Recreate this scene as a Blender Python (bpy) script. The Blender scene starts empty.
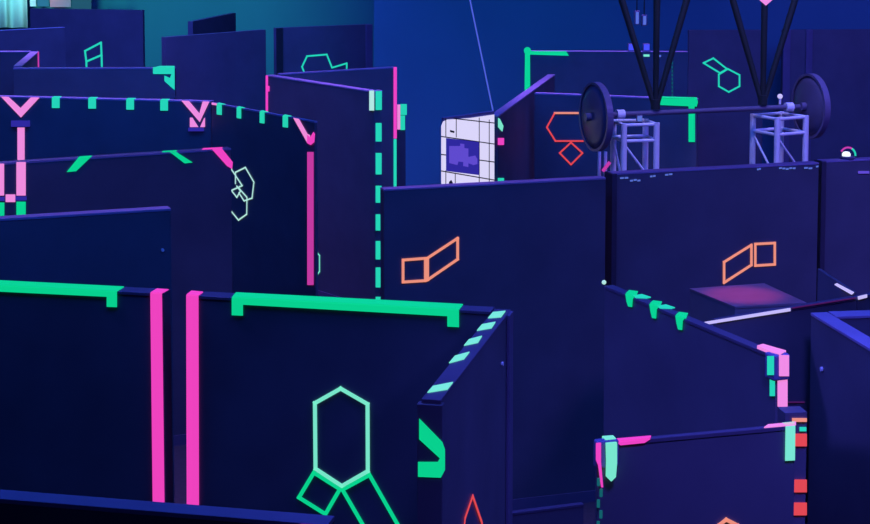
import bpy, bmesh, math, random
from mathutils import Vector, Matrix
random.seed(7)
C = bpy.context.scene.collection
sc = bpy.context.scene

# ------------------------------------------------------------------ camera
F, PITCH, CAMZ = 1800.0, math.radians(5.0), 3.67
SY = math.tan(PITCH) - 362.0 / F
camd = bpy.data.cameras.new('camera'); cam = bpy.data.objects.new('camera', camd); C.objects.link(cam)
cam.location = (0, 0, CAMZ); cam.rotation_euler = (math.pi/2 - PITCH, 0, 0)
camd.sensor_width = 36; camd.lens = 36 * F / 870; camd.shift_y = SY * F / 870
camd.clip_end = 200
sc.camera = cam
CAM = Vector((0, 0, CAMZ))
FW = Vector((0, math.cos(PITCH), -math.sin(PITCH))); UP = Vector((0, math.sin(PITCH), math.cos(PITCH)))

def ray(px, py):
    return FW + Vector((1, 0, 0)) * ((px - 435) / F) + UP * ((262 - py) / F + SY)
def onz(px, py, z):
    r = ray(px, py); return CAM + r * ((z - CAMZ) / r.z)
def ond(px, py, Y):
    r = ray(px, py); return CAM + r * (Y / r.y)
def onplane(px, py, p, n):
    r = ray(px, py); return CAM + r * ((p - CAM).dot(n) / r.dot(n))

# ------------------------------------------------------------------ materials
def s2l(c):
    c /= 255.0
    return c / 12.92 if c <= .04045 else ((c + .055) / 1.055) ** 2.4
def lin(rgb): return tuple(s2l(v) for v in rgb) + (1,)

def mat(name, col, rough=.55, noise=.25, scale=6, metal=0, spec=.3, bump=0):
    m = bpy.data.materials.new(name); m.use_nodes = True
    nt = m.node_tree; b = nt.nodes['Principled BSDF']
    b.inputs['Roughness'].default_value = rough; b.inputs['Metallic'].default_value = metal
    b.inputs['Specular IOR Level'].default_value = spec
    tc = nt.nodes.new('ShaderNodeTexCoord'); n = nt.nodes.new('ShaderNodeTexNoise')
    n.inputs['Scale'].default_value = scale; n.inputs['Detail'].default_value = 5
    nt.links.new(tc.outputs['Object'], n.inputs['Vector'])
    mx = nt.nodes.new('ShaderNodeMix'); mx.data_type = 'RGBA'
    mx.inputs['A'].default_value = tuple(v * (1 - noise) for v in col[:3]) + (1,)
    mx.inputs['B'].default_value = tuple(v * (1 + noise) for v in col[:3]) + (1,)
    nt.links.new(n.outputs['Fac'], mx.inputs['Factor'])
    nt.links.new(mx.outputs['Result'], b.inputs['Base Color'])
    if bump:
        bp = nt.nodes.new('ShaderNodeBump'); bp.inputs['Strength'].default_value = bump
        bp.inputs['Distance'].default_value = .01
        nt.links.new(n.outputs['Fac'], bp.inputs['Height']); nt.links.new(bp.outputs['Normal'], b.inputs['Normal'])
    return m
def glow(name, rgb, k=.9):
    m = mat(name, tuple(v * .2 for v in lin(rgb)[:3]), rough=.5, noise=.1, scale=30)
    b = m.node_tree.nodes['Principled BSDF']
    b.inputs['Emission Color'].default_value = lin(rgb); b.inputs['Emission Strength'].default_value = k
    return m
M = {
 'panel': mat('painted_panel', (.10, .10, .13), .5, .3, 3, bump=.15),
 'rail': mat('toplight_strip_bright', (.30, .24, .40), .4, .15, 8),  # lighter violet puts the overhead light on wall tops into the colour
 'rail_dim': mat('toplight_strip_dim', (.10, .085, .13), .5, .15, 8),  # dimmer copy for near wall tops that catch less light
 'seam': mat('seam_post_paint', (.05, .045, .07), .6, .2, 8),
 'pad': mat('padding_vinyl', (.16, .15, .30), .45, .2, 12),
 'post': mat('post_paint', (.13, .11, .18), .45, .2, 5),
 'black': mat('black_steel', (.022, .03, .03), .5, .2, 10),
 'alu': mat('truss_aluminium', (.82, .78, .84), .38, .1, 14),
 'disc': mat('disc_plastic', (.12, .10, .18), .35, .25, 9),
 'discrim': mat('disc_rim', (.15, .12, .22), .35, .2, 9),
 'backwall': mat('back_wall_paint', (.05, .17, .24), .8, .18, .7),
 'room': mat('room_paint', (.10, .10, .12), .8, .2, 1),
 'floor': mat('carpet_floor', (.06, .06, .07), .9, .3, 20),
 'curtain': mat('white_curtain', (.8, .8, .8), .8, .05, 5),
 'banner': mat('pink_banner_cloth', (.8, .25, .30), .8, .1, 5),
 'crate': mat('deck_paint', (.30, .22, .26), .5, .25, 5),
 'crate_body': mat('crate_side_lifted', (.26, .22, .26), .6, .2, 4),  # side tone raised in the colour to offset the shade there
 'green': glow('green_tape', (8, 218, 145)),
 'teal': glow('teal_tape', (38, 220, 182)),
 'mint': glow('mint_tape', (125, 240, 205)),
 'pale': glow('pale_mint_tape', (185, 240, 225)),
 'pink': glow('pink_tape', (250, 70, 195)),
 'rose': glow('rose_tape', (250, 145, 222)),
 'magenta': glow('magenta_tape', (205, 60, 165)),
 'orange': glow('orange_tape', (246, 150, 125)),
 'red': glow('red_tape', (235, 75, 80)),
 'white': glow('white_tape', (205, 195, 250)),
 'board': glow('white_board_print', (228, 222, 250)),
 'ink': mat('black_print', (.02, .02, .03), .6),
 'logo': glow('violet_print', (52, 45, 165), .8),
 'logo2': glow('light_violet_print', (105, 82, 215), .8),
 'cord': glow('pale_cord', (85, 105, 225), .85),
 'dim': glow('dim_green_tape', (20, 105, 110), .8),
 'blueled': glow('blue_lamp_lens', (70, 80, 245), 1.0),
 'whiteled': glow('white_lamp_lens', (235, 250, 255), 1.2),
 'dimred': glow('dull_red_line', (85, 28, 100), .7),
 'scrap': glow('pale_blue_scrap', (95, 120, 215), .8),
}

# ------------------------------------------------------------------ helpers
def setp(o, label=None, cat=None, group=None, kind=None):
    if label: o['label'] = label
    if cat: o['category'] = cat
    if group: o['group'] = group
    if kind: o['kind'] = kind
    return o
def link(name, bm, m, parent=None, origin=None, smooth=False):
    bmesh.ops.recalc_face_normals(bm, faces=bm.faces)
    me = bpy.data.meshes.new(name)
    if origin is None and parent is not None: origin = parent.location
    if origin is not None: bmesh.ops.translate(bm, vec=-Vector(origin), verts=bm.verts)
    bm.to_mesh(me); bm.free()
    me.materials.append(m)
    if smooth:
        for p in me.polygons: p.use_smooth = True
    o = bpy.data.objects.new(name, me); C.objects.link(o)
    if parent is not None: o.parent = parent
    elif origin is not None: o.location = origin
    return o
def subpart(name, bm, m, parent, root):      # a sub-part: coordinates in the root's frame
    o = link(name, bm, m, None, root.location); o.location = (0, 0, 0); o.parent = parent; return o
def empty(name, loc, label, cat, group=None):
    o = bpy.data.objects.new(name, None); C.objects.link(o); o.location = loc
    o.empty_display_size = .1
    return setp(o, label, cat, group)
def prism(bm, pts, nrm, th):
    """closed polygon (world points) extruded by th along nrm"""
    a = [bm.verts.new(p) for p in pts]; b = [bm.verts.new(p + nrm * th) for p in pts]
    bm.faces.new(a); bm.faces.new(b)
    for i in range(len(pts)):
        j = (i + 1) % len(pts); bm.faces.new((a[i], a[j], b[j], b[i]))
def obox(bm, O, d, n, x0, x1, y0, y1, z0, z1, bev=0):
    """box in a frame: d along, n across, z up"""
    nb = bmesh.new()
    vs = [nb.verts.new(O + d * x + n * y + Vector((0, 0, z))) for z in (z0, z1) for y in (y0, y1) for x in (x0, x1)]
    for f in ((0,1,3,2), (4,5,7,6), (0,1,5,4), (2,3,7,6), (0,2,6,4), (1,3,7,5)): nb.faces.new([vs[i] for i in f])
    bmesh.ops.recalc_face_normals(nb, faces=nb.faces)
    if bev: bmesh.ops.bevel(nb, geom=nb.edges[:], offset=bev, segments=3, affect='EDGES', profile=.5)
    tmp = bpy.data.meshes.new('t'); nb.to_mesh(tmp); nb.free(); bm.from_mesh(tmp); bpy.data.meshes.remove(tmp)
def tube(bm, a, b, r, seg=12, r2=None):
    a, b = Vector(a), Vector(b); v = b - a
    q = v.to_track_quat('Z', 'Y').to_matrix().to_4x4()
    bmesh.ops.create_cone(bm, cap_ends=True, segments=seg, radius1=r, radius2=r if r2 is None else r2,
                          depth=v.length, matrix=Matrix.Translation((a + b) / 2) @ q)
def lathe(bm, O, axis, prof, seg=48):
    q = axis.to_track_quat('Z', 'Y').to_matrix().to_4x4(); T = Matrix.Translation(O) @ q
    rings = []
    for (r, z) in prof:
        rings.append([bm.verts.new(T @ Vector((r * math.cos(2*math.pi*i/seg), r * math.sin(2*math.pi*i/seg), z))) for i in range(seg)])
    for a, b in zip(rings, rings[1:]):
        for i in range(seg):
            j = (i + 1) % seg; bm.faces.new((a[i], a[j], b[j], b[i]))
    bm.faces.new(rings[0]); bm.faces.new(rings[-1])

Z = Vector((0, 0, 1))
class Wall:
    """free-standing maze panel; pL, pR = photo positions of the ends of its visible face's top edge"""
    def __init__(s, label, pL, pR, z=2.0, t=.08, rail=True, rh=.014, trim=(0, 0), m='panel', rm='rail', name='maze_panel',
                 group='maze panels'):
        s.A, s.B, s.z, s.t = onz(*pL, z), onz(*pR, z), z, t
        s.d = (s.B - s.A).normalized()
        s.n = Vector((s.d.y, -s.d.x, 0))
        if s.n.dot(CAM - s.A) < 0: s.n = -s.n
        s.A = s.A + s.d * trim[0]; s.B = s.B - s.d * trim[1]
        s.L = (s.B - s.A).length
        s.O = Vector((s.A.x, s.A.y, 0)); s.k = -s.n
        mid = (s.A + s.B) / 2
        s.e = empty(name, (mid.x, mid.y, 0), label, 'maze panel', group)
        bm = bmesh.new()
        obox(bm, s.O, s.d, s.k, 0, s.L, .003, t - .003, 0.0, z - rh if rail else z, .002)
        link('panel', bm, M[m], s.e)
        if rail:
            bm = bmesh.new(); obox(bm, s.O, s.d, s.k, 0, s.L, 0, t, z - rh, z, .002)
            link('toplight_strip', bm, M[rm], s.e)  # added strip, its colour carries the light along the wall top
        bm = bmesh.new(); obox(bm, s.O, s.d, s.k, -.0, s.L, -.006, .003, 0, .07)
        link('kick_strip', bm, M['post'], s.e)
    def plane(s, surf, off=0):
        if surf == 'front': return s.A + s.n * off, s.n
        if surf == 'top': return Vector((0, 0, s.z + off)), Z
        if surf == 'L': return s.A - s.d * off, -s.d
        if surf == 'R': return s.B + s.d * off, s.d
    def pts(s, surf, poly, off=0):
        p, n = s.plane(surf, off); return [onplane(x, y, p, n) for x, y in poly], n
    def tape(s, polys, m, name='tape_strip', off=0, th=.004, label=None):
        """polys: list of (surface, pixel polygon)"""
        bm = bmesh.new()
        for surf, poly in polys:
            P, n = s.pts(surf, poly, off if surf != 'top' else 0); prism(bm, P, n, th)
        o = link(name, bm, M[m], s.e)
        if label: o['label'] = label
        return o
    def rect(s, surf, x0, y0, x1, y1, m, **k):
        return s.tape([(surf, [(x0, y0), (x1, y0), (x1, y1), (x0, y1)])], m, **k)
    def symbol(s, lines, m, w=.02, surf='front', name='tape_symbol', label=None, off=0):
        """lines: list of (pixel points, closed)"""
        bm = bmesh.new()
        for poly, closed in lines:
            P, n = s.pts(surf, poly, off)
            segs = list(zip(P, P[1:])) + ([(P[-1], P[0])] if closed else [])
            for a, b in segs:
                u = (b - a).normalized(); v = n.cross(u)
                a2, b2 = a - u * w * .45, b + u * w * .45
                prism(bm, [a2 - v*w/2, b2 - v*w/2, b2 + v*w/2, a2 + v*w/2], n, .003)
        o = link(name, bm, M[m], s.e)
        if label: o['label'] = label
        return o
    def pad(s, end, h=.09, w=.05, out=.014, m='pad'):
        bm = bmesh.new()
        x0, x1 = (-out, w) if end == 'L' else (s.L - w, s.L + out)
        obox(bm, s.O, s.d, s.k, x0, x1, -out, s.t + out, s.z - h, s.z + .008, .009)
        return link('end_pad', bm, M[m], s.e)
    def post(s, x0, x1, y0, y1, z1=None, m='post'):
        bm = bmesh.new(); obox(bm, s.O, s.d, s.k, x0, x1, y0, y1, 0, z1 or s.z - .002, .003)
        return link('post', bm, M[m], s.e)
    def screw(s, px, py):
        (p,), n = s.pts('front', [(px, py)]); bm = bmesh.new(); tube(bm, p - n*.002, p + n * .006, .009)
        return link('screw', bm, M['alu'], s.e)

# ------------------------------------------------------------------ room
def struct(name, x0, x1, y0, y1, z0, z1, m):
    bm = bmesh.new(); obox(bm, Vector((0,0,0)), Vector((1,0,0)), Vector((0,1,0)), x0, x1, y0, y1, z0, z1)
    return setp(link(name, bm, m), kind='structure')
RX, RY0, RY1, RZ = 12, -4, 32, 7
struct('floor', -RX, RX, RY0, RY1, -.1, 0, M['floor'])
struct('ceiling', -RX, RX, RY0, RY1, RZ, RZ + .1, M['room'])
struct('wall_back', -RX, RX, RY1, RY1 + .1, 0, RZ, M['backwall'])
XS = ond(374, 0, 22.4).x
struct('wall_back_stage', XS, RX, 22.4, 22.5, 0, RZ, M['backwall'])
struct('wall_recess_side', XS, XS + .1, 22.5, RY1, 0, RZ, M['room'])
struct('wall_left', -RX - .1, -RX, RY0, RY1, 0, RZ, M['room'])
struct('wall_right', RX, RX + .1, RY0, RY1, 0, RZ, M['room'])
struct('wall_front', -RX, RX, RY0 - .1, RY0, 0, RZ, M['room'])

# ------------------------------------------------------------------ near walls, left
A = Wall('nearest dark wall, only its blue top edge crosses the lower left corner', (-70, 493), (327, 525), t=.075)
A.tape([('front', [(301, 524), (317, 524.5), (317, 560), (301, 560)])], 'pink', label='pink tape stub')

B1 = Wall('black wall at left, long green tape edge, one pink stripe at its right end', (-80, 282), (163, 293.6), t=.095, rm='rail_dim')
B1.tape([('front', [(-80, 282), (117, 291.6), (117, 307), (107, 306.6), (107, 296.6), (-80, 287.6)]),
         ('top', [(-80, 282), (117, 291.6), (124, 287.2), (-80, 277)])], 'green', 'edge_tape', label='long green tape')
B1.tape([('front', [(150.6, 293), (162, 293.6), (164.5, 503), (153, 503)]),
         ('top', [(150.6, 293), (162, 293.6), (168.5, 290), (157, 289.2)])], 'pink', 'vertical_tape', label='vertical pink tape')

B2 = Wall('black wall in front carrying the large green hexagon symbol, pink stripe at its left end', (186.5, 295.2), (505, 312.4), t=.09, trim=(0, .06), rm='rail_dim')
B2.tape([('front', [(232, 297.6), (459, 309.9), (459, 327), (447.5, 326.4), (447.5, 316), (243, 304.5), (243, 315.5), (232, 315)]),
         ('top', [(232, 297.6), (459, 309.9), (463, 304.8), (236, 293)])], 'green', 'edge_tape', label='green bracket tape')
B2.tape([('front', [(186.5, 295.2), (198.5, 295.9), (199, 506), (187, 505)]),
         ('top', [(186.5, 295.2), (198.5, 295.9), (203, 292.4), (191.5, 291.4)])], 'pink', 'vertical_tape', label='vertical pink tape')
B2.symbol([([(340.7, 388.5), (367.6, 404), (367.9, 471), (342, 486), (315.6, 468.6), (315, 403)], True)], 'mint', .0165, label='tall mint hexagon')
B2.symbol([([(314, 472.5), (340, 489), (325.5, 514), (299, 497.4)], True),
           ([(342.5, 489.5), (369.5, 474.8), (414, 553), (388, 568)], True)], 'green', .0165, label='green squares under the hexagon')

Cw = Wall('short wall turning toward the viewer, its top striped with slanted green dashes', (441, 400), (511, 309.5), t=.068, m='panel', rm='rail_dim')
for i, q in enumerate([
    [(488, 318.5), (493, 312.8), (505.5, 311.5), (501, 317.5)],
    [(477, 331), (482, 325), (495.5, 322.5), (491.5, 328.5)],
    [(464, 346), (469, 340), (482, 336.5), (478, 343)],
    [(449, 363.5), (455, 356.5), (469.5, 352.5), (464, 359.5)],
    [(427.5, 393), (433, 386.8), (453, 382.8), (447.5, 389.8)]]):
    Cw.tape([('top', q)], 'mint', 'edge_tape', label='slanted mint dash')
Cw.post(-.006, .03, -.006, Cw.t + .014, z1=1.984, m='panel')
Cw.post(Cw.L - .10, Cw.L - .01, -.012, .002, m='post')
Cw.screw(502, 364)
Cw.tape([('L', [(419.4, 418.5), (442.4, 442), (445, 449.4), (445, 470), (441, 477.4), (418.2, 476.5), (418.2, 461.8), (438, 461.8), (440, 458), (419.4, 439)])],
        'green', 'arrow_tape', off=.006, label='green hook shaped tape')
Cw.symbol([([(462, 545), (464.8, 518), (472.4, 496), (481.4, 522), (485, 545)], False)], 'red', .011, label='red pointed symbol')

V = Wall('low rail behind the short dashed wall, seen as a faint line near the bottom', (500, 514.5), (584, 504), z=1.05, t=.03, rh=.012, rm='rail_dim')

# ------------------------------------------------------------------ near walls, right
D = Wall('wall running toward the viewer with three green chevrons on its top edge', (604, 285.5), (775, 356.5), t=.045, rm='rail_dim')
D.pad('R', h=.09, w=.05)
for q, r, u in (((626, 292.2), (638, 294.5), 307), ((650, 302.5), (663, 305), 318.5), ((676, 314), (687, 315.5), 330)):
    x, y = q
    D.tape([('front', [(x, y + 1.5), (x + 9, y + 4), (x + 6.8, y + 7), (x + 6.2, u), (x + 2.8, u - .6), (x + 1.2, y + 9)]),
            ('top', [(x, y + 1.5), (x + 3, y - 1.4), (x + 12, y - .2), (x + 11, y + 2), (x + 10, y + 4.8)])], 'green', 'chevron_tape', label='green chevron')
for x, y in ((633, 295.2), (657, 305.6)):
    D.tape([('top', [(x, y + 1.0), (x + 9, y - .4), (x + 18, y + 2.6), (x + 14, y + 3.4), (x + 3, y + 3)])], 'teal', 'chevron_tape', label='teal tail of a chevron')
D.tape([('top', [(757, 348.6), (763, 346.8), (786, 353.5), (780, 357), (771, 354.5)])], 'rose', 'edge_tape', off=.0, th=.012, label='rose tape')
D.rect('front', 768, 356, 774, 375, 'teal', off=.014, label='green tape')
D.rect('front', 770.5, 376, 775, 396, 'teal', label='green tape')
D.rect('R', 779, 355, 788.5, 376, 'rose', off=.014, label='rose tape')
D.rect('R', 777.5, 377, 787, 406.5, 'rose', label='rose tape')
bm = bmesh.new()
for p in (onz(604, 282.3, 2.012),): bmesh.ops.create_uvsphere(bm, u_segments=12, v_segments=8, radius=.010, matrix=Matrix.Translation(p))
link('knob', bm, M['pale'], D.e)

Fw = Wall('wall at the bottom right with pink and green tape draped over both top corners', (598, 443.5), (796, 425.4), t=.024, rm='rail_dim')
Fw.pad('L', h=.08, w=.07, out=.006)
Fw.tape([('top', [(616, 441.8), (650, 438.7), (651, 436.6), (614, 439.8)]), ('front', [(616, 441.8), (650, 438.8), (644, 442.6), (620, 445)])], 'pink', 'edge_tape', label='pink tape')
Fw.tape([('front', [(595.8, 443), (600.6, 442.5), (600.6, 462), (602.8, 487), (601, 487), (598, 465), (595.8, 460)])], 'pink', off=.012, label='pink tape')
Fw.tape([('front', [(605.5, 442.6), (615.8, 441.6), (615.8, 462), (614.6, 476), (610, 480.5), (605.6, 476), (606, 462)]),
         ('top', [(605.5, 442.6), (615.8, 441.6), (613, 438.6), (602, 439.4)])], 'mint', off=.012, label='mint tape', th=.011)
Fw.tape([('top', [(764, 428.2), (796, 425.4), (796, 422.8), (768, 425.4)])], 'rose', 'edge_tape', label='rose tape')
Fw.tape([('front', [(785.5, 426.3), (794.8, 425.5), (794.4, 460), (785, 460.5)]),
         ('top', [(785.5, 426.3), (794.8, 425.5), (794.5, 422.6), (782, 423.8)])], 'mint', label='mint tape')
Fw.symbol([([(719, 525), (726, 519.5), (737, 525), (737, 545), (719, 545)], True)], 'orange', .012, label='orange symbol')

p = onz(596.5, 470, 1.9) ; base = Fw.A + Fw.d * .002
ch = bmesh.new(); zz = 1.90
for i in range(26):
    a = Vector((base.x + (.006 if i % 2 else -.002), base.y - .03, zz)); b = a + Vector((0, 0, -.024)); tube(ch, a, b, .005, 8); zz -= .034
link('chain', ch, M['dim'], Fw.e)

G1 = Wall('violet edged wall leaving the frame at right, back side of the right corner', (836, 316.3), (960, 312.5), t=.09, rh=.012)
G2 = Wall('large dark wall filling the lower right edge of the frame, thick violet top', (810.5, 312.6), (990, 421), t=.072, rh=.012)
G2.screw(822, 369)

S = Wall('wall behind the chevron wall with a long white tape along its top', (704, 322.3), (857, 297), t=.03, trim=(.07, 0), rm='rail_dim')
S.tape([('front', [(704.5, 321.8), (790, 307.8), (790, 311), (705, 324.6)])], 'white', 'edge_tape', label='white tape', off=.001)
S.tape([('front', [(792, 307.3), (855, 297.2), (855, 298.4), (792, 308.6)])], 'dimred', 'edge_tape', label='thin dull red line', off=.001)
T = Wall('narrow wall going back at right, its near corner marked by white tape', (817, 268.5), (858, 295.5), t=.02, rail=False, trim=(0, .07))
T.tape([('top', [(834.5, 285), (837, 284), (854, 293), (851.5, 294.8)])], 'white', 'edge_tape', label='white tape')
T2 = Wall('wall stub at right meeting two white taped edges in a corner', (857.5, 297.4), (905, 287), t=.03, trim=(.01, 0), rm='rail_dim')
T2.tape([('front', [(857.5, 296.4), (866.5, 294.2), (866.5, 297.4), (858, 299.6)])], 'white', 'edge_tape', label='white tape', off=.001)

U = Wall('narrow banded post squeezed between the bottom right wall and the right dark wall', (785, 413), (807.5, 412), z=1.88, t=.08, rail=False, name='banded_post', group=None)
U.e['category'] = 'post'
for y0, y1, m in ((418, 421.6, 'orange'), (433.6, 446, 'red'), (479.5, 492, 'red'), (502.5, 515, 'red')):
    U.rect('front', 792, y0, 806.5, y1, m, label=('orange' if m == 'orange' else 'red') + ' tape band')
U.rect('front', 799.5, 427, 806, 431, 'teal', label='teal tape dab')
for y in (402.5,):
    S.rect('front', 786, y - 1, 804, y + .2, 'dimred', label='thin dull red line')

# ------------------------------------------------------------------ middle walls
E1 = Wall('long dark wall in the middle with an orange square and parallelogram symbol', (384, 189.3), (606, 177.6), t=.08, rh=.012)
E1.symbol([([(403, 260), (425.3, 258.3), (425.3, 280.6), (403, 282)], True), ([(427.6, 258), (457.6, 238.2), (457.6, 259.2), (427.6, 279.8)], True)], 'orange', .016, label='orange symbol')
E2 = Wall('wide dark wall in front of the trusses, orange parallelogram and square symbol right of centre', (613, 173.2), (819, 162.6), t=.08, rh=.012)
E2.symbol([([(724, 262), (751.3, 245), (751.3, 265), (724, 282.6)], True), ([(755.2, 244), (774.7, 243), (774.7, 264.4), (755.2, 265.6)], True)], 'orange', .016, label='orange symbol')
for x0, x1, y in ((620, 629, 178.3), (630, 641, 180.5), (650, 656, 176.6), (665, 673, 174.8), (757, 761, 169.5), (779, 796, 168.6), (804, 813, 167.8), (816, 824, 166.5)):
    if x1 > 819: x1 = 818.5
    n = max(2, int((x1 - x0) / 3.2)); w = (x1 - x0) / n
    bmq = bmesh.new()
    for i in range(n):
        xa = x0 + i * w; yy = y + random.uniform(-.6, .6); xb = xa + w * .8
        P, nn = E2.pts('front', [(xa, yy - .7), (xb, yy - 1), (xb, yy + .7), (xa, yy + .9)]); prism(bmq, P, nn, .003)
    o = link('tape_scrap', bmq, M['scrap'], E2.e); o['label'] = 'torn pale blue tape scrap'
E2.rect('front', 614, 181, 616, 190, 'scrap', name='tape_scrap', label='pale blue tape scrap')
E2.post(-.015, .02, -.02, E2.t + .02, m='seam')
E3 = Wall('violet lit wall at the right edge of the frame, right of the trusses', (823, 161), (905, 157.3), t=.08, rh=.012)
E3.rect('front', 858, 171, 869, 173.5, 'logo2', label='violet tape dash')
E3.post(-.015, .02, -.012, E3.t + .01, m='seam')

H = Wall('tall wall whose right end carries a vertical line of green dashes', (266, 75), (374, 91.5), t=.085)
H.pad('R', h=.06, w=.05, out=.006)
H.rect('front', 369.6, 90.5, 374.2, 110.5, 'pale', off=.007, label='pale tape')
H.rect('R', 375.6, 91, 381.6, 110, 'teal', off=.007, label='teal tape')
for y0, y1 in ((123, 141.5), (153, 174.4), (185.7, 202.7), (214.3, 230.5), (241, 259.4), (267.4, 287.4), (296.8, 312)):
    H.rect('R', 375.6, y0, 381.4, y1, 'teal', name='tape_dash', label='teal dash')
H.rect('front', 266, 75.5, 268, 115, 'pink', name='vertical_tape', label='thin pink edge tape')
H.rect('front', 266, 86, 269.5, 91.5, 'pink', name='vertical_tape', label='pink tape')
H.symbol([([(313, 252.5), (317, 252.5), (319.6, 255.5), (319.6, 271.5), (317, 275), (313, 275)], False)], 'mint', .014, label='mint bracket symbol')

I = Wall('thin wall opening behind the green dashed wall, pink then teal edge at its right end', (269, 74.3), (395, 66.8), t=.05, trim=(.12, 0))
I.rect('front', 393.6, 67, 396.6, 138.5, 'pink', name='vertical_tape', label='pink edge tape')
I.rect('front', 393.6, 139, 396.4, 190, 'teal', name='vertical_tape', label='teal edge tape')
I2 = Wall('slim lower wall end beside the pink and teal edged wall, tape draped on top', (397.6, 106), (405.8, 105.2), z=1.54, t=.06, rail=False, group=None, name='wall_end')
I2.pad('R', h=.10, w=.05, out=.008)
I2.rect('front', 397.2, 104.5, 400, 129.5, 'rose', off=.01, label='rose tape')
I2.rect('front', 400.4, 104, 406.6, 115, 'teal', off=.01, label='teal tape')
I2.rect('front', 400.4, 115.5, 404.8, 130, 'teal', off=.003, label='teal tape')

J1 = Wall('wall at upper left with four short mint dashes between two pink vee tapes', (-60, 94.8), (210.5, 101.3), t=.09)
J2 = Wall('wall slanting down rightward with mint dashes, long pink upright at its end', (211.5, 102.4), (314.2, 121.2), t=.03)
J1.tape([('front', [(1, 96.6), (8.6, 96.8), (20.6, 108), (31, 97.3), (39.6, 97.5), (21, 117.5)])], 'rose', 'vee_tape', label='rose vee')
J1.tape([('front', [(181.5, 100.7), (189, 100.9), (199.4, 113.4), (202.8, 101.4), (209.4, 101.6), (199.8, 122)])], 'rose', 'vee_tape', label='rose vee', off=.003)
J1.tape([('front', [(190, 117.6), (192.4, 117.6), (198.4, 127), (190, 127)])], 'rose', label='rose tape'); J1.tape([('front', [(205, 117.6), (205, 127), (200.2, 127), (204, 118.6)])], 'rose', label='rose tape')
J1.rect('front', 189, 127.6, 204, 131, 'logo', name='sleeve', label='blue sleeve', off=.0, th=.02)
J1.rect('front', 12, 120.5, 30, 126.5, 'logo', name='sleeve', label='blue sleeve', off=.0, th=.02)
J1.rect('front', 17.6, 127.5, 24.6, 168, 'rose', name='vertical_tape', label='vertical rose tape')
for x0, x1, y0, y1 in ((52, 59.6, 97.6, 108), (88.4, 96, 98.4, 108.6), (126.4, 134, 99.3, 109.6), (160.4, 168, 100.2, 110.6)):
    J1.tape([('front', [(x0, y0), (x1, y0 + .1), (x1, y1), (x0, y1)]), ('top', [(x0, y0), (x1, y0 + .1), (x1 + 2, y0 - 1), (x0 + 2, y0 - 1)])], 'teal', 'tape_dash', label='teal dash')
for x0, x1, y0, y1 in ((217, 221.8, 103.9, 115), (237, 241.2, 107.5, 118.6), (260, 264.5, 111.6, 123.5), (283, 288, 115.8, 127.6)):
    J2.tape([('front', [(x0, y0), (x1, y0 + .8), (x1, y1), (x0, y1 - .6)]), ('top', [(x0, y0), (x1, y0 + .8), (x1 + 4, y0 + .5), (x0 + 2, y0 - 1)])], 'teal', 'tape_dash', label='teal dash')
J2.tape([('front', [(293.6, 117.8), (299, 118.9), (307.6, 134), (310, 135), (311, 143.5), (307.4, 142.5)])], 'rose', 'hook_tape', label='rose hook')
J2.tape([('front', [(307.5, 135), (310.5, 137.5), (313.6, 132), (315, 134), (314.4, 142), (311, 145), (307.4, 143)])], 'pink', 'hook_tape', label='pink hook', off=.004)
J2.tape([('front', [(212, 102.5), (217, 103.4), (217, 105.4), (212, 104.6)])], 'rose', 'edge_tape', label='rose tape')
J2.rect('front', 307.6, 152, 313.6, 285, 'magenta', name='vertical_tape', label='long magenta upright tape')
o_ = (160, 90); q_ = 3.744
def zp(L): return [(o_[0] + x / q_, o_[1] + y / q_) for x, y in L]
J2.symbol([(zp([(283, 308), (320, 290), (352, 345), (345, 405), (315, 415), (296, 385)]), False),
           (zp([(268, 297), (308, 358), (268, 376), (288, 402), (302, 378), (288, 360)]), False),
           (zp([(283, 308), (283, 350)]), False),
           (zp([(296, 368), (326, 402), (325, 465), (294, 487), (268, 455)]), False)], 'pale', .0115, label='tangled pale mint symbol')

K = Wall('wall across the left, second row, with two green slanted tapes and a pink one', (-60, 167), (231.2, 148.1), t=.08)
K.tape([('front', [(78, 158), (90.5, 157.3), (76, 171.2), (66.6, 172)]), ('top', [(78, 158), (90.5, 157.3), (92, 156), (80, 156.8)])], 'green', 'slant_tape', label='green slanted tape')
K.tape([('front', [(170, 152.2), (176, 151.8), (192.6, 162.4), (184.6, 163.4)]), ('top', [(162, 152.4), (176, 151.6), (177, 150.6), (163, 151.4)])], 'green', 'slant_tape', label='green slanted tape')
K.tape([('front', [(212, 149.4), (222, 148.8), (232.6, 162), (232, 169), (227, 166)]), ('top', [(202, 149.8), (222, 148.8), (222.5, 147.6), (203, 148.6)])], 'pink', 'slant_tape', label='pink slanted tape')
K.rect('front', -3, 163.6, 4, 195.5, 'rose', name='vertical_tape', label='vertical rose tape')
K.rect('front', 16.4, 162, 25.6, 195.5, 'rose', name='vertical_tape', label='vertical rose tape')
K.rect('front', 5.6, 194.4, 15.2, 202, 'rose', name='square_tape', label='rose square')
K.rect('front', -3, 202.5, 4.2, 222, 'green', name='vertical_tape', label='green tape'); K.rect('front', 16.4, 201.6, 25.6, 222, 'green', name='vertical_tape', label='green tape')
K.rect('front', 15, 196.4, 26.6, 200.4, 'logo', name='sleeve', label='blue band'); K.rect('front', -3, 196.8, 4.4, 200.8, 'logo', name='sleeve', label='blue band')
Lw = Wall('plain dark wall at left below the slanted tapes, thin violet top edge', (-70, 223), (171, 208.3), t=.085)
Lw.screw(162.5, 250)

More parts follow.
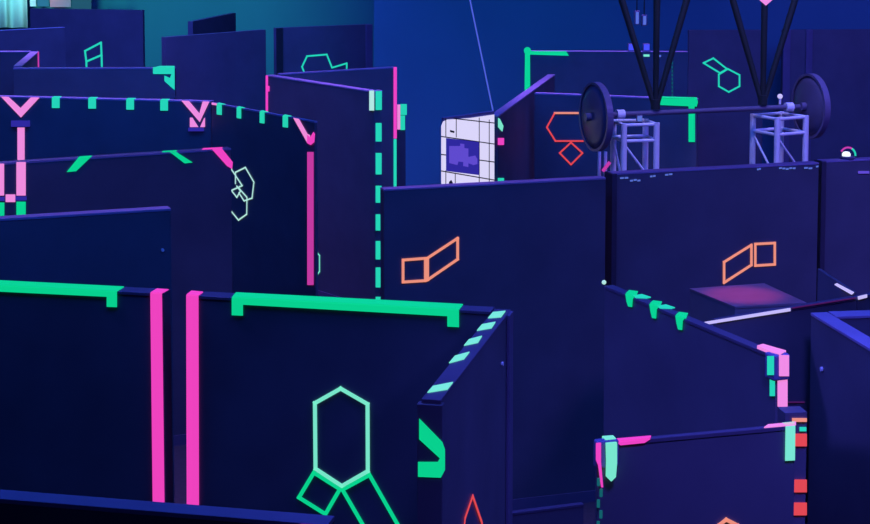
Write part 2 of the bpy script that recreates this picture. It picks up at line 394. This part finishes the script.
# ------------------------------------------------------------------ far walls, left
Mw = Wall('far wall at left with a teal corner tape at its right end', (13, 68), (175, 67.6), t=.08)
Mw.tape([('front', [(153, 67.8), (174.6, 67.8), (174.6, 90), (171, 87), (164.4, 81), (164.4, 75.5), (170, 78), (171.4, 74), (153, 74)]), ('top', [(153, 67.8), (174.6, 67.8), (174.6, 66.2), (160, 66.2)])], 'teal', 'corner_tape', label='teal corner tape')
M2 = Wall('far wall at the left edge with its top just above the violet diagonal', (-50, 51.4), (34, 51.4), t=.08, trim=(0, .05))
M3 = Wall('short wall joining two far left walls, broad violet diagonal top', (21, 66.6), (38.4, 51.4), t=.085, trim=(.1, 0))
M3.tape([('front', [(37.6, 52.2), (38.6, 51.4), (38.9, 68), (37.8, 68)])], 'magenta', 'vertical_tape', label='thin magenta edge')
N1 = Wall('distant dark wall at the left edge below the bright curtain', (-60, 33.5), (65, 27.2), t=.08, rh=.008)
N = Wall('distant tall wall at left with a green stacked box symbol', (30, 8.4), (142.5, 10.2), t=.08, rail=False)
N.symbol([([(85, 51), (101, 42.6), (101.6, 55), (86.4, 61.6)], True), ([(86.4, 61.6), (86.6, 72)], False), ([(101.6, 55), (102, 72)], False)], 'teal', .03, label='teal symbol')
W1 = Wall('distant wall left of centre behind the pink vee tapes', (165.5, 37.2), (266, 29.6), t=.08, rail=False)
W2 = Wall('small dark wedge topped wall furthest back, left of centre', (193, 21.5), (236, 12.8), t=.08, rail=False)
W3 = Wall('distant wall with a mint hexagon symbol peeking over the thin wall', (276, 28), (372, 24.2), t=.08, rail=False)
W3.post(.0, .09, -.02, 0, m='black'); W3.post(W3.L - .10, W3.L, -.02, 0)
W3.symbol([([(304, 72), (302, 66.7), (307, 56.2), (326.7, 54.5), (332, 67.7), (346.7, 63.3), (346.7, 70)], False)], 'teal', .022, label='teal hexagon symbol')

# ------------------------------------------------------------------ far walls, right
P = Wall('wall receding from the white printed panel, broad violet top edge', (496.5, 117), (555, 74.4), t=.07, trim=(.12, 0))
Q = Wall('dark wall behind the left disc with an orange broken hexagon and diamond', (529, 92.6), (697, 99.2), t=.07, trim=(.05, 0))
Q.symbol([([(579, 113), (554.8, 113)], False)], 'orange', .017, label='salmon top stroke')
Q.symbol([([(554.8, 113), (546.9, 127.3), (555.5, 141), (583, 141)], False), ([(571, 142.5), (582.5, 153), (571, 164.6), (559.8, 153)], True)], 'red', .014, label='red hexagon and diamond')
Q.tape([('front', [(661, 98.2), (697, 99.3), (697, 106.5), (658.5, 105)]), ('top', [(661, 98), (697, 99.2), (697, 97.8), (662, 96.8)])], 'green', 'corner_tape', label='green corner tape')
Q.rect('front', 688.6, 106, 694.6, 108.6, 'green', label='green tape'); Q.rect('front', 688.6, 112, 695, 142, 'green', name='vertical_tape', label='green tape')
(pp,), nn = Q.pts('front', [(693, 102)]); bm = bmesh.new(); tube(bm, pp, pp + nn * .02, .042, 20); o = link('tape_knob', bm, M['green'], Q.e)
P.tape([('front', [(498, 113 + 5), (499.5, 119), (503, 126), (502, 131.5), (498, 127)])], 'mint', 'slant_tape', label='mint tape')
P.rect('front', 497.8, 138, 503.6, 145, 'pink', label='pink tape')
P.rect('front', 497.8, 178, 503.6, 181.5, 'teal', label='teal tape')
O = Wall('far wall with a bright green corner bracket at its upper left', (524.5, 51), (688, 51.6), t=.08, rh=.008)
O.tape([('front', [(525, 51), (566, 51.2), (569, 55.8), (530, 54.6), (530.2, 95), (524.4, 95)])], 'green', 'corner_tape', label='green corner tape')
(pp,), nn = O.pts('front', [(527.4, 50.6)]); bm = bmesh.new(); tube(bm, pp, pp + nn * .015, .040, 20); link('tape_knob', bm, M['green'], O.e)
for y in range(54, 96, 4):
    O.rect('front', 671.6, y, 673, y + 2.2, 'dim', name='tape_dash', label='dim green dash')
O.rect('front', 643.5, 54.4, 649.5, 56.6, 'mint', label='small mint tape'); O.rect('front', 656, 55, 661, 57, 'scrap', label='small pale tape')
O2 = Wall('far dark wall with a green hexagon and parallelogram symbol', (689, 30.4), (764, 30), z=2.1, t=.08, rail=False)
O2.symbol([([(727.9, 69), (739.5, 75), (739.5, 86.3), (728.8, 92), (718.8, 86.3), (718.8, 74.5)], True), ([(703.5, 63), (713.3, 58.3), (727, 69), (720, 73)], True)], 'teal', .02, label='teal symbol')
O3 = Wall('far dim wall at upper right above the right disc', (783, 30), (905, 29.5), z=2.1, t=.08, rail=False)
O3.post(.0, .09, -.03, 0); O3.post(.28, .36, -.03, 0)

X = Wall('small white fluorescent printed panel with a black grid and violet picture', (441, 117.8), (494.5, 110.8), z=2.05, t=.025, trim=(.03, 0), m='pad', rh=.008, name='printed_panel', group=None)
X.e['category'] = 'panel'
X.tape([('front', [(441.2, 200), (441.2, 126), (443, 121.5), (447, 119.6), (470, 118), (494, 114.5), (494, 200)])], 'board', 'printed_sheet', label='white printed sheet')
X.symbol([([(441.5, 136.5), (494, 144)], False), ([(454, 118.5), (494, 123)], False), ([(441.5, 154.5), (446, 155)], False), ([(441.5, 171), (494, 180)], False),
          ([(479, 160), (494, 162)], False),
          ([(445.6, 119), (445.6, 137)], False), ([(456, 118.4), (456, 137)], False), ([(479, 118), (479, 200)], False), ([(489, 120), (489, 200)], False),
          ([(445.6, 171), (445.6, 200)], False), ([(455, 174), (455, 200)], False)], 'ink', .008, name='grid_print', off=.002)
X.tape([('front', [(446, 138), (478.6, 142), (478.6, 175), (446, 171)])], 'logo', 'picture_print', off=.004, label='violet picture')
X.tape([('front', [(449, 146), (460, 146), (460, 143.5), (464, 144), (464, 148), (468, 148.5), (468, 157), (475, 155.5), (477, 159), (477, 164), (473, 165), (468, 163), (468, 167), (463, 166), (463, 162), (458, 161.5), (457, 165), (449, 163)])],
       'logo2', 'picture_print', off=.006, label='light violet blocky shape')
X.tape([('front', [(450, 130), (454, 131), (454, 133), (450, 132)])], 'ink', 'mark_print', off=.004)
X.tape([('front', [(449, 182), (451, 180), (453, 184), (453, 200), (449, 200)])], 'ink', 'mark_print', off=.004)

# ------------------------------------------------------------------ platform lit pink
cz = 1.4
c4 = [onz(690, 288.5, cz), onz(764, 283.2, cz), onz(806, 302.5, cz), onz(735, 306.5, cz)]
pe = empty('equipment_crate', (sum(c.x for c in c4) / 4, sum(c.y for c in c4) / 4, 0), 'pink lit flat topped crate in front of the wide dark wall', 'crate')
bm = bmesh.new(); prism(bm, [c - Z * cz for c in c4], Z, cz - .012); link('crate_body', bm, M['crate_body'], pe)
cc = sum(c4, Vector()) / 4
bm = bmesh.new(); prism(bm, [cc + (c - cc) * 1.01 - Z * .012 for c in c4], Z, .012); link('crate_lid', bm, M['crate'], pe)
bm = bmesh.new()
for a, b in ((c4[0], c4[3]), (c4[3], c4[2])):
    u = (b - a).normalized(); nn = u.cross(Z); nn = nn if nn.y < 0 else -nn
    mid = a.lerp(b, .5) - Z * .25
    tube(bm, mid - u * .06 + nn * .025, mid + u * .06 + nn * .025, .008)
    tube(bm, mid - u * .06 + nn * .025, mid - u * .06, .008); tube(bm, mid + u * .06 + nn * .025, mid + u * .06, .008)
link('handle', bm, M['alu'], pe)

# ------------------------------------------------------------------ trusses, axle, discs
bar_a = Vector((1.163, 13.08, 2.10)); bar_b = Vector((2.81, 13.66, 2.10)); bu = (bar_b - bar_a).normalized()
def truss(px, a, th, label):
    t_ = (px - bar_a.x) / (bar_b.x - bar_a.x); c = bar_a.lerp(bar_b, t_); H_ = 2.045
    e = empty('truss_stand', (c.x, c.y, 0), label, 'truss', 'truss stands')
    th = math.radians(th)
    cs = [Vector((c.x + a/2*(sx*math.cos(th) - sy*math.sin(th)), c.y + a/2*(sx*math.sin(th) + sy*math.cos(th)), 0)) for sx, sy in ((-1,-1),(1,-1),(1,1),(-1,1))]
    for q in cs:
        bm = bmesh.new(); tube(bm, q + Z*.02, q + Z*H_, .023, 14); link('upright', bm, M['alu'], e, smooth=False)
    for z in (H_ - .012, H_ - .13, 1.2, .5, .08):
        for i in range(4):
            bm = bmesh.new(); tube(bm, cs[i] + Z*z, cs[(i+1) % 4] + Z*z, .013, 10); link('crossbar', bm, M['alu'], e)
    for z0, z1 in ((H_ - .15, 1.25), (1.18, .55), (.5, .1)):
        for i in (0, 3):
            bm = bmesh.new(); zm = (z0 + z1) / 2 if z0 > 1.5 else z1
            tube(bm, cs[i] + Z*z0, cs[(i+1) % 4] + Z*(zm), .009, 10); link('diagonal', bm, M['alu'], e)
            if z0 > 1.5:
                bm = bmesh.new(); tube(bm, cs[i] + Z*zm, cs[(i+1) % 4] + Z*z1, .009, 10); link('diagonal', bm, M['alu'], e)
    bm = bmesh.new(); prism(bm, [c0 + (c0 - Vector((c.x, c.y, 0))) * .35 for c0 in cs], Z, .02); link('base_plate', bm, M['black'], e)
    return e, cs
T1, cs1 = truss(1.475, .25, 12, 'left aluminium box truss stand, beside the left disc')
T2_, cs2 = truss(2.618, .28, 30, 'right aluminium box truss stand, wider and beside the right disc')

ax = empty('disc_axle', bar_a.lerp(bar_b, .5), 'long dark bar resting across both truss stands between the two discs', 'axle')
bm = bmesh.new(); tube(bm, bar_a + bu * .03, bar_b - bu * .03, .019, 16); link('bar', bm, M['post'], ax)
for t_ in (.12, .93):
    bm = bmesh.new(); c = bar_a.lerp(bar_b, t_); tube(bm, c - bu*.03, c + bu*.03, .035, 16); link('collar', bm, M['alu'], ax)
def disc(c, R_, label):
    e = empty('round_disc', c, label, 'disc', 'large round discs')
    bm = bmesh.new(); lathe(bm, c, -bu, [(.001, .012), (R_*.3, .010), (R_*.7, -.004), (R_*.94, -.024), (R_*.94, -.034), (R_*.6, -.02), (.001, -.012)]); link('dish', bm, M['disc'], e, smooth=True)
    bm = bmesh.new(); lathe(bm, c, -bu, [(R_*.93, -.018), (R_, -.018), (R_, -.055), (R_*.93, -.055), (R_*.93, -.018)][:4]); 
    bm.free(); bm = bmesh.new()
    q = (-bu).to_track_quat('Z', 'Y').to_matrix().to_4x4(); TT = Matrix.Translation(c) @ q
    rings = [[bm.verts.new(TT @ Vector((r*math.cos(2*math.pi*i/56), r*math.sin(2*math.pi*i/56), z))) for i in range(56)] for r, z in ((R_*.92, -.012), (R_, -.012), (R_, -.06), (R_*.92, -.06))]
    for k in range(4):
        a, b = rings[k], rings[(k+1) % 4]
        for i in range(56): bm.faces.new((a[i], a[(i+1) % 56], b[(i+1) % 56], b[i]))
    link('rim', bm, M['discrim'], e)
    bm = bmesh.new(); tube(bm, c - bu * .012, c - bu*.05, .03, 18); link('hub_cap', bm, M['discrim'], e)
disc(bar_a - Z*.01 - bu*.02, .255, 'dark round disc on the left end of the bar, in front of the red symbol')
disc(bar_b + bu*.03, .25, 'violet rimmed round disc on the right end of the bar')

# tube stand under the left disc
st = empty('tube_stand', ond(602, 300, 12.6) * 1, 'pair of thin upright tubes below the left disc', 'stand')
c = ond(602.5, 150, 12.6); st.location = (c.x, c.y, 0)
for dx in (-.022, .022):
    bm = bmesh.new(); tube(bm, Vector((c.x + dx, c.y, 0)), Vector((c.x + dx, c.y, 1.9)), .012); link('upright', bm, M['alu'], st)
bm = bmesh.new(); tube(bm, Vector((c.x, c.y, 0)), Vector((c.x, c.y, .03)), .16, 24); link('base', bm, M['black'], st)
bm = bmesh.new(); q = ond(607, 167, 12.55); tube(bm, q - Vector((.03, 0, .03)), q + Vector((.02, 0, .035)), .012); link('clamp', bm, M['magenta'], st)

def small_box_lamp(name, c, w, h, dpt, lens, label, cat):
    e = empty(name, (c.x, c.y, c.z), label, cat)
    bm = bmesh.new(); obox(bm, c, Vector((1,0,0)), Vector((0,1,0)), -w/2, w/2, 0, dpt, 0, h, .004); link('housing', bm, M['post'], e)
    bm = bmesh.new(); obox(bm, c, Vector((1,0,0)), Vector((0,1,0)), -w*.42, w*.42, -.006, .001, h*.08, h*.92, .002); link('lens', bm, M[lens], e)
    return e
c = (cs1[0] + cs1[1]) / 2; small_box_lamp('sensor_box', Vector((c.x - .005, c.y - .005, 2.056)), .042, .045, .05, 'scrap', 'tiny pale box on top of the left truss stand', 'sensor')
bm = bmesh.new(); c = (cs2[0] + cs2[1]) / 2 + Z*2.055; c = bar_a.lerp(bar_b, .885) + Z*.024
ch_ = empty('eye_bolt', c, 'pale bolt standing up on the bar over the right truss stand', 'bolt')
tube(bm, c, c + Z*.05, .010); link('shank', bm, M['alu'], ch_)
bm = bmesh.new(); bmesh.ops.create_uvsphere(bm, u_segments=14, v_segments=10, radius=.02, matrix=Matrix.Translation(c + Z*.06)); link('bolt_head', bm, M['white'], ch_)

def lamp_on(wall, px, w, h, label):
    p = onz(px, 51, 2.0); t_ = (p.x - wall.A.x) / (wall.B.x - wall.A.x); q = wall.A.lerp(wall.B, t_) + wall.k * .01
    small_box_lamp('box_lamp', Vector((q.x, q.y, 2.004)), w, h, .05, 'blueled', label, 'lamp')['group'] = 'blue lamps on the far wall'
lamp_on(O, 631, .075, .08, 'left of two small blue square lamps on top of the far wall')
lamp_on(O, 646, .075, .08, 'right of two small blue square lamps on top of the far wall')
for px, py0, py1, lab in ((637.2, 11, 25, 'left narrow blue lamp hanging above the blue square lamps'), (644.6, 15, 26, 'right narrow blue lamp hanging above the blue square lamps')):
    a, b = ond(px, py0, 16), ond(px, py1, 16)
    e = empty('hanging_lamp', a, lab, 'lamp', 'narrow hanging lamps')
    bm = bmesh.new(); obox(bm, b, Vector((1,0,0)), Vector((0,1,0)), -.024, .024, 0, .06, 0, a.z - b.z, .004); link('housing', bm, M['post'], e)
    bm = bmesh.new(); obox(bm, b, Vector((1,0,0)), Vector((0,1,0)), -.013, .013, -.006, .001, .01, a.z - b.z - .01, .002); link('lens', bm, M['scrap'], e)
    bm = bmesh.new(); tube(bm, a + Vector((0, .03, -.002)), Vector((a.x, a.y + .03, RZ)), .006); link('cable', bm, M['black'], e)

def puck():
    c = onz(849, 158.6, 2.0); t_ = (c.x - E3.A.x) / (E3.B.x - E3.A.x); c = E3.A.lerp(E3.B, t_) + E3.k * .04
    e = empty('puck_lamp', c, 'small glowing white dome lamp on the violet wall at right', 'lamp')
    bm = bmesh.new(); lathe(bm, c, Z, [(.045, 0), (.048, .012), (.04, .02)], 24); link('lamp_base', bm, M['post'], e)
    bm = bmesh.new(); lathe(bm, c - Vector((.012, .01, 0)), Z, [(.026, .02), (.028, .034), (.02, .046), (.006, .05)], 24); link('dome', bm, M['whiteled'], e, smooth=True)
    pts = [c + Vector((.05 * math.cos(a), 0, .02 + .055 * math.sin(a))) for a in [math.radians(v) for v in range(0, 165, 15)]]
    bm = bmesh.new()
    for a, b in zip(pts[4:], pts[5:]): tube(bm, a, b, .006, 8)
    o = link('shade_rim', bm, M['magenta'], e); o['label'] = 'pink rim'
    bm = bmesh.new()
    for a, b in zip(pts[:4], pts[1:5]): tube(bm, a, b, .006, 8)
    o = link('shade_rim', bm, M['teal'], e); o['label'] = 'teal rim'
puck()

# hanging strut rigs
def rig(px, t_, offs, label):
    c = bar_a.lerp(bar_b, t_) + Z * .03
    e = empty('hanging_strut_rig', (c.x, c.y, RZ), label, 'rig', 'dark hanging strut rigs')
    top = RZ - c.z
    for dx, dy in offs:
        bm = bmesh.new(); tube(bm, c + Vector((dx*.03, dy*.03, .02)), c + Vector((dx * top, dy * top, top)), .020, 14, r2=.055); link('strut', bm, M['black'], e)
    bm = bmesh.new(); tube(bm, c - Z*.004, c + Z*.07, .035, 18); link('hub', bm, M['black'], e)
    bm = bmesh.new(); tube(bm, Vector((c.x, c.y, RZ - .03)), Vector((c.x, c.y, RZ)), .2, 28); link('ceiling_plate', bm, M['black'], e)
rig(655, .285, ((-.31, .05), (0, -.02), (.28, .05)), 'dark three legged strut rig hanging to the bar beside the left truss')
rig(757, .80, ((-.29, .05), (.0, -.02), (.30, .05)), 'dark three legged strut rig hanging to the bar beside the right truss')

# diamond sign
tip = ond(766, 5.5, 12.4); e = empty('diamond_sign', (tip.x, tip.y, tip.z), 'pink diamond sign hanging at the top edge, only its lower tip in view', 'sign')
r = .17; dpts = [tip, tip + Vector((r*1.15, 0, r)), tip + Vector((0, 0, 2*r)), tip + Vector((-r*1.15, 0, r))]
bm = bmesh.new(); prism(bm, dpts, Vector((0, 1, 0)), .02); link('sign_board', bm, M['rose'], e)
ce = tip + Z*r
bm = bmesh.new(); prism(bm, [ce + (p - ce) * .6 for p in dpts], Vector((0, -1, 0)), .004); link('sign_face', bm, M['pink'], e)
bm = bmesh.new(); tube(bm, tip + Vector((0, .01, 2*r - .01)), Vector((tip.x, tip.y + .01, RZ)), .004); link('wire', bm, M['black'], e)

# slanted cord
a = Vector((P.A.x, P.A.y, 2.0)) - P.n * .03 + Vector((-.01, .05, 0)); t0 = ond(470, 0, a.y); b = a + (t0 - a) * ((RZ - 2.0) / (t0.z - 2.0))
bm = bmesh.new(); tube(bm, a, b, .0055, 10)
setp(link('cord', bm, M['cord'], None, a), 'thin pale blue cord slanting up from the white printed panel', 'cord')

# ------------------------------------------------------------------ curtain and banner
a, b = ond(-40, 27.5, 31), ond(28.5, 28.5, 31)
e = empty('curtain', ((a.x + b.x) / 2, 31, a.z), 'bright teal lit pleated curtain in the top left corner', 'curtain')
bm = bmesh.new(); n_ = 160; prev = None
for i in range(n_ + 1):
    f = i / n_; x = a.x + (b.x - a.x) * f; y = 31 + .055 * math.sin(f * 4.6 * 2 * math.pi + 1) + .012 * math.sin(f * 41)
    v = [bm.verts.new((x, y, a.z)), bm.verts.new((x, y - .02 * math.sin(f*30), 3.2))]
    if prev: bm.faces.new((prev[0], v[0], v[1], prev[1]))
    prev = v
o = link('cloth', bm, M['curtain'], e, smooth=True); mod = o.modifiers.new('s', 'SOLIDIFY'); mod.thickness = .01
bm = bmesh.new(); tube(bm, (a.x - .1, 31, 3.22), (b.x + .1, 31, 3.22), .025); rod = link('curtain_rod', bm, M['black'], e)
bm = bmesh.new()
for x in (a.x + .2, b.x - .05): tube(bm, (x, 31, 3.22), (x, 31, RZ), .008)
link('drop_wire', bm, M['black'], e)
def hung(name, x0, x1, y1, Y, m, label, cat):
    a, b = ond(x0, y1, Y), ond(x1, y1, Y)
    bm = bmesh.new(); obox(bm, a, Vector((1,0,0)), Vector((0,1,0)), 0, b.x - a.x, 0, .02, 0, 1.5, .003)
    e = empty(name, a, label, cat)
    link('cloth', bm, M[m], e)
    bm = bmesh.new(); tube(bm, a + Vector((-.03, .01, 1.5)), a + Vector((b.x - a.x + .03, .01, 1.5)), .02)
    for f in (.1, .9): tube(bm, a + Vector(((b.x - a.x) * f, .01, 1.5)), Vector((a.x + (b.x - a.x) * f, a.y + .01, RZ)), .006)
    link('hanging_rod', bm, M['black'], e)
hung('banner', 30, 36, 6.5, 30.6, 'curtain', 'narrow pale banner right of the curtain at the top left', 'banner')
hung('banner', 37.5, 49, 6.5, 30.4, 'backwall', 'grey teal banner at the top left between pale and pink banners', 'banner')
hung('banner', 50, 71, 7.2, 30.2, 'banner', 'dull pink banner at the top left edge of the frame', 'banner')
hung('banner', 72, 91.5, 12, 30.0, 'room', 'dark banner at the top left beside the pink banner', 'banner')

# ------------------------------------------------------------------ lights
def area(name, loc, target, size, col, power, sy=None, spread=180):
    l = bpy.data.lights.new(name, 'AREA'); l.shape = 'RECTANGLE'; l.size = size; l.size_y = sy or size
    l.color = col; l.energy = power; l.spread = math.radians(spread)
    o = bpy.data.objects.new(name, l); C.objects.link(o); o.location = loc
    o.rotation_euler = (Vector(target) - Vector(loc)).to_track_quat('-Z', 'Y').to_euler()
def spot(name, loc, target, col, power, ang, blend=.8, rad=.2):
    l = bpy.data.lights.new(name, 'SPOT'); l.color = col; l.energy = power; l.spot_size = math.radians(ang); l.spot_blend = blend
    l.shadow_soft_size = rad
    o = bpy.data.objects.new(name, l); C.objects.link(o); o.location = loc
    o.rotation_euler = (Vector(target) - Vector(loc)).to_track_quat('-Z', 'Y').to_euler()
# overhead blacklight, plus added unseen fills that lift dark wall faces
area('fill_front_blue', (0, -1.5, 6.3), (0, 12, 1), 6, (.06, .12, 1), 25, 1.5)  # added front fill for the wall faces
area('fill_mid_blue', (0, 6.2, 6.7), (0, 14, 1), 9, (.025, .14, 1), 400, 1)  # added, tilted to brighten wall faces in place of haze
area('fill_far_blue', (0, 12.5, 6.7), (0, 19, 1), 12, (.02, .14, 1), 360, 1, 110)  # same added face fill, further back
area('fill_recess_blue', (-5, 22.8, 6.7), (-5, 27, 1), 6, (.08, .12, 1), 480, .8)  # added fill for the dark recess walls
area('fill_far_left_blue', (-3.2, 18.6, 6.7), (-3.4, 23.2, 1), 3, (.09, .12, 1), 100, .8, 75)  # added fill for the far left walls
area('fill_far_right_blue', (4.5, 17.0, 6.7), (5.5, 21.5, 1), 3, (.14, .10, 1), 45, .8, 75)  # added fill for the far right walls
area('lamp_violet_left', (-2.2, 10.4, 6.8), (-2.2, 10.4, 0), 6, (.40, .20, 1), 42, 1.2, 50)
area('fill_corner', (1.3, 2.5, 6.6), (1.9, 6.3, .8), 1, (.12, .11, 1), 34, 1, 45)  # added unseen fill for the lower right corner
for x, y, p_ in ((-2, 16, 170), (-3, 20, 220)):
    area('lamp_violet', (x, y, 6.8), (x, y, 0), 12, (.46, .20, 1), p_, 1.2, 50)
spot('fill_truss_violet', (2.2, 11.0, 6.8), (2.2, 13.4, 1.9), (.45, .38, 1), 650, 30, .6, .2)  # added unseen spot that brightens the truss tubes
area('lamp_blue_near', (-1, 6.5, 6.8), (-1, 6.5, 0), 6, (.06, .13, 1), 22, 1.2, 100)
area('lamp_violet_right', (6.5, 8.0, 6.6), (4.3, 11.5, 1), 2, (.20, .13, 1), 90, 1, 70)
spot('fill_side_left', (-3.5, 7.75, 6.3), (1.4, 6.7, 1.1), (.14, .12, 1), 900, 52, .8, .3)  # added unseen fill for faces turned left
spot('fill_corner_right', (4.0, 3.6, 6.3), (1.5, 5.7, 1.5), (.14, .12, 1), 200, 34, .8, .3)  # added unseen fill for the bottom right wall
spot('fill_side_right', (4.6, 5.0, 6.3), (.2, 6.7, 1.3), (.13, .14, 1), 620, 22, .8, .3)  # added unseen fill for the short dashed wall's side
# coloured washes on the back wall
spot('wash_teal', (-6.5, 26, 6.6), (-5.6, 32, 2.4), (.10, .80, .52), 2300, 64)
spot('wash_recess_blue', (-3, 26, 6.6), (-1.8, 32, 2), (.02, .36, 1), 300, 60)
spot('wash_blue', (.6, 17, 6.6), (.2, 22.4, 1.0), (.004, .40, 1), 190, 44)
spot('wash_teal_right', (1, 17.5, 6.6), (.3, 22.4, 3.0), (.01, .60, .6), 60, 50)
spot('wash_violet', (6.5, 16, 6.6), (6.5, 22.4, 1), (.40, .10, 1), 200, 60)
spot('curtain_light', (-7.6, 24.0, 4.0), (-7.6, 31, 1.8), (.25, 1, .85), 1900, 11, .3)
spot('banner_light', (-6.4, 25.0, 4.6), (-6.6, 30.2, 2.2), (1, .6, .62), 420, 9, .4)
spot('pink_light', (2.4, 9.4, 6.5), (cc.x - .03, cc.y, 1.4), (1, .08, .30), 700, 6, .8, .05)

w = bpy.data.worlds.new('w'); sc.world = w; w.use_nodes = True
w.node_tree.nodes['Background'].inputs[0].default_value = (.01, .02, .1, 1)
w.node_tree.nodes['Background'].inputs[1].default_value = .3
sc.view_settings.view_transform = 'Standard'; sc.view_settings.look = 'None'
sc.view_settings.exposure = 0; sc.view_settings.gamma = 1; sc.view_settings.use_curve_mapping = False
